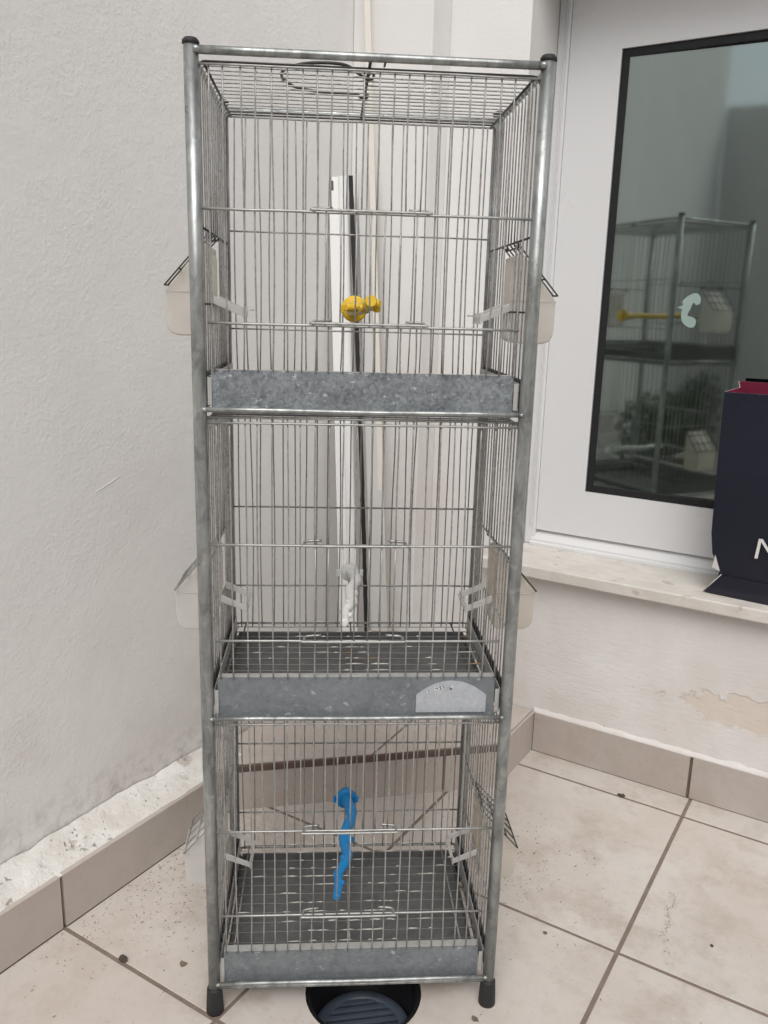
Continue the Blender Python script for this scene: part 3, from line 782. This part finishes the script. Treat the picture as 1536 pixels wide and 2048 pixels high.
# ------------------------------------------------------------------ seed feeders hung on the sides
def feeder(side, ti, label, mat):
    T = TIERS[ti]; zr = T['zr']
    a = .006 if side < 0 else W-.006
    e = empty('seed_feeder', cg(a, .1625, zr+.10), YC + (0 if side < 0 else math.pi))
    tag(e, label, 'feeder', 'plastic feeders hooked on the cage sides')
    # outline in (a, z): outward is negative
    out = [(-.0035, .006), (-.012, .000), (-.056, .000), (-.066, .004), (-.0715, .012), (-.073, .022), (-.0735, .064), (-.070, .072), (-.018, .134), (-.010, .138), (-.0035, .134)]
    hb = .041; mb = MB(); k = len(out); th = .0016
    cxm = sum(p[0] for p in out)/k; czm = sum(p[1] for p in out)/k
    inn = [(x+(cxm-x)*.045, z+(czm-z)*.035) for x, z in out]
    rings = [(out, -hb+.004, .955), (out, -hb, .93)]
    for b, sc in ((-hb, .955), (-hb+.004, 1.0), (hb-.004, 1.0), (hb, .955)):
        for (x, z) in out: mb.v.append((cxm+(x-cxm)*sc, b, czm+(z-czm)*sc))
    for r in range(3):
        for i in range(k):
            j = (i+1) % k
            if r == 1 and i == k-1: continue      # open towards the cage
            mb.face((r*k+i, r*k+j, (r+1)*k+j, (r+1)*k+i), 0, True)
    mb.face(range(k-1, -1, -1)); mb.face(range(3*k, 4*k))
    o = mb.build('hopper', mat, e)
    sd_ = o.modifiers.new('s', 'SOLIDIFY'); sd_.thickness = .0014; sd_.offset = -1
    # seam rib round the hopper
    MB().tube([(-.004, -hb-.0006, .067), (-.060, -hb-.0006, .067), (-.0725, -hb+.003, .067), (-.0745, -hb+.008, .067), (-.0745, hb-.008, .067), (-.0725, hb-.003, .067), (-.060, hb+.0006, .067), (-.004, hb+.0006, .067)], .0009, 5).build('rib', 'lip', e)
    # open tray lip that reaches into the cage
    t0 = Vector((.001, 0, .056)); t1 = Vector((.045, 0, .037))
    for sb_ in (-1, 1):
        mb = MB()
        for p, hgt in ((t0, .011), (t1, .009)):
            for b in (sb_*(hb-.004), sb_*(hb-.0065)):
                for dz in (-hgt, hgt): mb.v.append((p.x, b, p.z+dz*.6))
        for q_ in ((0,1,3,2),(4,6,7,5),(0,4,5,1),(2,3,7,6),(1,5,7,3),(0,2,6,4)): mb.face(q_)
        bevel(mb.build('lip_arm', 'lip', e), .001)
    mb = MB().box(.0448, -hb+.004, .029, .0468, hb-.004, .046)
    bevel(mb.build('lip_front', 'lip', e), .0008)
    mb = MB().box(.046, -hb+.012, .040, .058 if ti == 0 else .050, hb-.012, .0425)
    mb.build('lip_tab', 'lip', e)
    MB().box(-.002, -.026, .060, -.0008, .026, .122).build('inner_wall', mat, e)
    return e
feeder(-1, 0, 'beige plastic feeder on the left side of the top tier', 'feeder_old')
feeder(1, 0, 'beige plastic feeder on the right side of the top tier, beside the door', 'feeder_old')
feeder(-1, 1, 'clear milky feeder on the left side of the middle tier', 'feeder_new')
feeder(1, 1, 'cream plastic feeder on the right side of the middle tier, under the sill', 'feeder_cream')
feeder(-1, 2, 'clear milky feeder on the left side of the bottom tier', 'feeder_new')
feeder(1, 2, 'cream plastic feeder on the right side of the bottom tier, near the floor', 'feeder_cream')

# ------------------------------------------------------------------ twig perches, bolted to the back wires
def perch(z, label, mat, pts, rad, dr_=1.0, knob=1.0):
    e = empty('twig_perch', cg(.232, D-.006, z), YC); tag(e, label, 'perch')
    dsc = MB().lathe([(.0215, 0), (.0225, .002), (.0225, .005), (.019, .0075), (.008, .0085)], seg=20).build('mounting_disc', mat, e)
    dsc.rotation_euler.x = math.radians(90); dsc.scale = (dr_, dr_, 1)
    MB().box(-.019*dr_, -.0100, -.0012, .019*dr_, -.0070, .0012).build('slot_rib', mat, e)
    MB().box(-.026, -.009, -.006, -.019, -.003, .006).build('wing', mat, e); MB().box(.019, -.009, -.006, .026, -.003, .006).build('wing', mat, e)
    bk = MB().lathe([(.012, 0), (.014, .002), (.013, .007), (.006, .009)], seg=14).build('back_nut', mat, e); bk.rotation_euler.x = math.radians(-90); bk.location.y = .012
    P = bez(pts, 6); mb = MB(); n_ = len(P); rr = []
    for i in range(n_):
        t = i/(n_-1); rr.append((rad[0]+(rad[1]-rad[0])*t)*(1+.07*math.sin(i*.9+z*7)+.05*math.sin(i*2.3)))
    rr[-3] *= knob; rr[-2] *= knob*1.05; rr[-1] *= .8*knob
    mb.tube([tuple(p) for p in P], rr, 10)
    for i, an in ((int(n_*.38), .3), (int(n_*.56), 2.9), (int(n_*.72), 3.6), (int(n_*.85), .1)):     # cut twig stubs
        p = P[i]; dv = Vector((math.cos(an), -.5, math.sin(an)*.7)).normalized()
        mb.tube([tuple(p), tuple(p+dv*rr[i]*1.25), tuple(p+dv*rr[i]*1.7)], [rr[i]*.85, rr[i]*.62, rr[i]*.5], 8)
    mb.build('branch', mat, e)
    return e
wv = [(0, -.004, 0), (.009, -.045, .003), (.008, -.085, .004), (-.005, -.125, 0), (-.004, -.165, -.002), (.000, -.195, 0), (-.008, -.222, .002), (-.018, -.248, .001), (-.018, -.275, .0), (-.022, -.306, -.002)]
perch(.2035, 'blue plastic twig perch inside the bottom tier', 'blue', wv, (.0118, .0070))
perch(.700, 'white plastic twig perch inside the middle tier', 'white_plastic', [(x*.8+.002, y*.9, zz) for x, y, zz in wv], (.0105, .0066), .8)
yp = perch(1.2005, 'yellow plastic twig perch inside the top tier', 'yellow', [(0, -.004, -.001), (-.006, -.05, 0), (-.004, -.10, .002), (.003, -.14, .001), (.009, -.18, .002), (.014, -.22, .005), (.0165, -.255, .008), (.0165, -.285, .012)], (.0112, .0092), 1.05, .95)
MB().tube([(.006, -.165, .002), (-.006, -.18, .001), (-.016, -.19, .002), (-.019, -.193, .002)], [.006, .0058, .0062, .0045], 9).build('side_twig', 'yellow', yp)
MB().tube([(.018, -.245, .008), (.026, -.25, .001), (.030, -.255, -.001)], [.007, .0055, .004], 9).build('side_twig', 'yellow', yp)

# ------------------------------------------------------------------ strips leaning in the corner behind the cage
def lean(name, b0, t0, sec, mat, label, cat, n_=14, sag=0.0, jit=0):
    P0, P1 = Vector(b0), Vector(t0); ax = (P1-P0).normalized()
    sx = Vector((math.cos(.63), math.sin(.63), 0)); sx = (sx-ax*sx.dot(ax)).normalized(); sy = ax.cross(sx)
    mb = MB(); k = len(sec)
    for i in range(n_+1):
        t = i/n_; p = P0.lerp(P1, t) + sx*sag*math.sin(math.pi*t)
        for (u, v) in sec:
            mb.v.append(tuple(p + sx*(u+(rnd(-jit, jit) if jit else 0)) - sy*v*-1))
    for i in range(n_):
        for q_ in range(k):
            r_ = (q_+1) % k; mb.face((i*k+q_, i*k+r_, (i+1)*k+r_, (i+1)*k+q_))
    mb.face(range(k-1, -1, -1)); mb.face(range(n_*k, n_*k+k))
    return tag(mb.build(name, mat), label, cat)
# (filled in below with positions worked out on the plinth top and the walls)
zp = ZS+.0012
secA = [(-.034, 0), (-.034, -.003), (-.010, -.003)] + [(-.010+.013*(1-math.cos(t))*1.0, -.003-.012*math.sin(t)) for t in (.3, .8, 1.3, 1.8, 2.3, 2.8)] + [(.016, -.003), (.016, 0)]
tp_ = lean('trim_profile', (-1.211, 1.829, zp), (-1.322, 1.895, 1.532), secA, 'white_profile', 'white plastic trim profile leaning in the corner behind the cage, left of the black strip', 'trim profile')
secB = [(-.0055, .0), (-.0055, -.006), (.0055, -.006), (.0055, 0)]
lean('rubber_strip', (-1.176, 1.851, zp), (-1.3035, 1.908, 1.535), secB, 'rubber_strip', 'thin black rubber strip leaning between two pale plastic profiles', 'rubber strip', 60, .004, .0009)
secC = [(-.019, .0), (-.019, -.004), (.021, -.004), (.021, 0)]
lean('flat_profile', (-1.152, 1.876, zp), (-1.279, 1.940, 1.54), secC, 'grey_profile', 'flat pale grey plastic profile leaning right of the black rubber strip', 'trim profile')
secD = [(-.0075, .0), (-.0075, -.010), (.0075, -.010), (.0075, 0)]
lean('wooden_batten', (-1.148, 1.905, zp), (-1.320, 1.956, 2.35), secD, 'cream', 'long cream batten leaning in the corner, rising above the plastic profiles', 'batten')
b_, t_ = Vector((-1.211, 1.829, zp)), Vector((-1.322, 1.895, 1.532)); ax_ = (t_-b_).normalized()
sx_ = Vector((math.cos(.63), math.sin(.63), 0)); sx_ = (sx_-ax_*sx_.dot(ax_)).normalized(); sy_ = ax_.cross(sx_)
mb = MB()
for v in (-.0034, -.0028):
    for u, w_ in ((-.032, -.034), (-.022, -.034), (-.022, -.010), (-.032, -.010)): mb.v.append(tuple(t_+sx_*u+sy_*v+ax_*w_))
for q_ in ((3,2,1,0),(4,5,6,7),(0,1,5,4),(1,2,6,5),(2,3,7,6),(3,0,4,7)): mb.face(q_)
mb.build('slot', 'room', tp_)

# ------------------------------------------------------------------ paper bag on the sill
bag = empty('paper_bag', (-.345, 2.079, .5485), math.radians(-4)); tag(bag, 'glossy navy paper shopping bag with maroon inside, standing on the sill', 'bag')
BW, BD, BH = .36, .115, .487
def ringat(z):
    t = z/BH
    fl = -.018*t + (0.026*math.exp(-((z-.058)/.035)**2)) - .004*math.exp(-(z/.02)**2)
    bow = .012*math.sin(math.pi*min(1, t*1.0))
    gus = .040*(.35+.65*t)*min(1, z/.06)
    lean_ = .012*t
    return [(fl, -bow*.5+lean_), (BW*.5, -bow+lean_), (BW-fl-.03*t, -bow*.5+lean_), (BW-gus-.0, BD*.5), (BW-fl-.03*t, BD), (BW*.5, BD), (fl+.004, BD), (fl+gus*.55, BD*.5)]
zs_ = [0, .012, .03, .045, .06, .075, .10, .15, .22, .30, .38, .45, BH]
mb = MB(); k = 8; nz = len(zs_)
for lay in (0, 1):
    for z in zs_:
        R = ringat(z); cx_ = BW/2; cy_ = BD/2
        for (x, y) in R:
            if lay: x += .0012 if x < cx_-.01 else (-.0012 if x > cx_+.01 else 0); y += .0012 if y < cy_-.01 else (-.0012 if y > cy_+.01 else 0)
            mb.v.append((x, y, (z if not lay else max(z, .002))+(.020*z/BH if y > BD*.7 else (.009*z/BH if y > BD*.3 else 0))))
for r in range(nz-1):
    for i in range(k):
        j = (i+1) % k
        mb.face((r*k+i, r*k+j, (r+1)*k+j, (r+1)*k+i), 0, False)
        o_ = nz*k
        mb.face((o_+r*k+j, o_+r*k+i, o_+(r+1)*k+i, o_+(r+1)*k+j), 1, False)
e0 = (nz-1)*k
for i in range(k):
    j = (i+1) % k; mb.face((e0+i, e0+j, nz*k+e0+j, nz*k+e0+i), 2)
mb.face(range(k-1, -1, -1), 0)
mb.build('bag_body', ['bag_navy', 'bag_maroon', 'bag_edge'], bag)
# base flap with pale paper edge at the lower left corner
mb = MB(); mb.v += [(-.008, -.0035, .002), (.030, -.0045, .052), (.33, -.0075, .052), (.36, -.0045, .002), (-.008, -.0005, .002), (.030, -.001, .052), (.33, -.002, .052), (.36, -.001, .002)]
for q_ in ((0,3,2,1),(4,5,6,7),(0,1,5,4),(1,2,6,5),(2,3,7,6),(3,0,4,7)): mb.face(q_)
mb.build('base_flap', 'bag_navy', bag)
MB().tube([(-.007, -.0045, .004), (.030, -.0055, .0535)], .0011, 5).build('paper_edge', 'bag_edge', bag)
mb = MB(); mb.v += [(.006, -.0022, .066), (.0245, -.0032, .060), (.010, -.0024, .098), (.006, .002, .066), (.0245, .001, .060), (.010, .002, .098)]
for q_ in ((0,1,2),(5,4,3),(0,3,4,1),(1,4,5,2),(2,5,3,0)): mb.face(q_)
mb.build('paper_corner', 'bag_edge', bag)
# the letter N, cut off by the frame's edge in the photograph
lx, lz, lh, lw_, st = .102, .110, .048, .046, .0065
mb = MB()
def poly_y(pts, y0=-.0135, y1=-.0100):
    b = len(mb.v); k = len(pts)
    for y in (y0, y1):
        for (x, z) in pts: mb.v.append((lx+x, y, lz+z))
    mb.face([b+i for i in range(k)]); mb.face([b+2*k-1-i for i in range(k)])
    for i in range(k): mb.face((b+i, b+k+i, b+k+(i+1) % k, b+(i+1) % k))
poly_y([(-.002, 0), (st-.002, 0), (st+.002, lh), (.002, lh)])
poly_y([(.003, lh), (st+.0035, lh), (lw_, 0), (lw_-st, 0)], -.0137, -.0102)
poly_y([(lw_-st, 0.0001), (lw_, 0.0001), (lw_+.001, lh), (lw_-st+.001, lh)], -.0139, -.0104)
mb.build('lettering', 'letter', bag)

# ------------------------------------------------------------------ bits on the floor
def clump(x, y, z, r, label, mat, cat, flat=.55, sd=0):
    mb = MB(); rings, sg = 6, 10
    rs = random.Random(sd); 
    for i in range(rings+1):
        th = math.pi*i/rings
        for k in range(sg):
            ph = 2*math.pi*k/sg
            v = Vector((math.sin(th)*math.cos(ph), math.sin(th)*math.sin(ph), math.cos(th)))
            s = 1+.9*mnoise.noise(v*2.6+Vector((sd*3.1, 0, 0)))+.5*mnoise.noise(v*6+Vector((sd, 0, 0)))
            p = v*r*s; mb.v.append((x+p.x, y+p.y*.75, z+max(-.0005, p.z*flat+r*flat*.6)))
    for i in range(rings):
        for k in range(sg):
            l = (k+1) % sg; mb.face((i*sg+k, (i+1)*sg+k, (i+1)*sg+l, i*sg+l))
    return tag(mb.build('debris' if cat == 'dirt' else 'dry_leaf', mat), label, cat)
clump(-1.091, .885, 0, .0078, 'dark clump of dirt on the grout line by the left skirting', 'dirt', 'dirt', .7, 1)
clump(-.472, 1.971, 0, .0085, 'dark grey dirt clump on the grout line below the back wall', 'dirt', 'dirt', .4, 2)
clump(-.455, 1.395, 0, .0042, 'tiny dark dirt speck right of the cage, near the long grout line', 'leaf', 'dirt', .5, 3)
clump(-.167, 1.546, 0, .0036, 'tiny dark dirt speck on the far right floor tile', 'dirt', 'dirt', .5, 4)
clump(-.48, 1.128, 0, .0060, 'small brown dirt speck in front of the right cage foot', 'leaf', 'dirt', .5, 6)
clump(-.994, .94, 0, .0075, 'curled brown leaf scrap on the tile left of the cage', 'leaf', 'leaf', .3, 5)
def scatter(name, cnt, place, size, mats, label):
    mb = MB()
    for _ in range(cnt):
        p = place()
        if p is None: continue
        x, y, z = p; s = size()*(.5+random.random()); an = rnd(0, math.pi); el = rnd(1.0, 2.6)
        ca, sa = math.cos(an), math.sin(an); b = len(mb.v); h = s*rnd(.15, .45)
        for (u, v, w_) in ((-el, 0, 0), (-.3, -.6, 0), (el, .1, 0), (.2, .6, 0), (0, 0, h/s)):
            mb.v.append((x+(u*ca-v*sa)*s, y+(u*sa+v*ca)*s, z+w_*s))
        mi = random.randrange(len(mats))
        for q_ in ((0,1,4),(1,2,4),(2,3,4),(3,0,4)): mb.face([b+t for t in q_], mi)
        mb.face((b+3, b+2, b+1, b), mi)
    return kind(mb.build(name, mats), 'stuff', label)
def pl_left():
    x = XS+.004+abs(random.gauss(0, .13)); y = random.gauss(1.12, .16)
    if x > -.87: return None
    return (x, min(1.36, y), .001)
def pl_right():
    return (random.gauss(-.60, .10), random.gauss(1.52, .12), .001)
def pl_any():
    x, y = rnd(-1.22, .3), rnd(.4, 2.04)
    if (x-DC[0])**2+(y-DC[1])**2 < .12**2 or (x < -.75 and y > 1.3): return None
    return (x, y, .001)
scatter('seed_husks', 760, pl_left, lambda: .0013, ['husk', 'husk', 'husk_dark', 'husk'], 'scattered seed husks on the floor left of the cage')
scatter('seed_litter', 420, pl_right, lambda: .0013, ['husk', 'husk_dark', 'husk'], 'scattered seed husks on the floor right of the cage')
scatter('floor_grit', 260, pl_any, lambda: .0010, ['husk_dark', 'husk', 'dirt'], 'fine grit and crumbs scattered over the tiles')
pw = [(-.269,1.661),(-.258,1.625),(-.268,1.600),(-.252,1.560),(-.256,1.532),(-.245,1.500),(-.232,1.444)]
def pl_smear():
    t = random.random()*(len(pw)-1.001); i = int(t); f = t-i
    return (pw[i][0]+(pw[i+1][0]-pw[i][0])*f+random.gauss(0, .004), pw[i][1]+(pw[i+1][1]-pw[i][1])*f+random.gauss(0, .003), .0006)
scatter('dried_mud', 130, pl_smear, lambda: .0011, ['husk'], 'thin streak of dried mud on the tile right of the cage')
def pl_ledge():
    t = rnd(.05, .9); y = rnd(.1, 1.35); return (XS+(XL-XS)*t, y, ZS+.003+.031*t)
scatter('ledge_crumbs', 70, pl_ledge, lambda: .0016, ['husk_dark', 'mortar', 'husk'], 'crumbs of mortar on the ledge above the left skirting')
def grate_bits(ti, cnt):
    def f():
        i = random.randrange(13); b = .024+(D-.034)*i/12; a = min(W-.03, max(.03, random.gauss(.25, .10)))
        p = cg(a, b+rnd(-.0012, .0012), TIERS[ti]['zr']+.0352); return (p.x, p.y, p.z)
    return f
def bits(name, ti, cnt, mats, label):
    mb = MB(); f = grate_bits(ti, cnt)
    for _ in range(cnt):
        x, y, z = f(); L = abs(random.gauss(.006, .006))+.002; h = rnd(.0006, .0018)
        d3 = EX*L; p = Vector((x, y, z)); b = len(mb.v)
        for u, v, w_ in ((-1, 0, 0), (-.3, -.0016, 0), (1, 0, 0), (.3, .0016, 0), (rnd(-.4, .4), 0, h)):
            mb.v.append(tuple(p+d3*u+EY*v+Vector((0, 0, w_))))
        mi = random.randrange(len(mats))
        for q_ in ((0,1,4),(1,2,4),(2,3,4),(3,0,4),(3,2,1,0)): mb.face([b+t for t in q_], mi)
    kind(mb.build(name, mats), 'stuff', label)
bits('dried_droppings', 1, 90, ['dropping', 'dropping', 'dropping_brown'], 'dried droppings on the wire floor of the middle tier')
bits('white_droppings', 2, 110, ['dropping'], 'white dried droppings on the wire floor of the bottom tier')
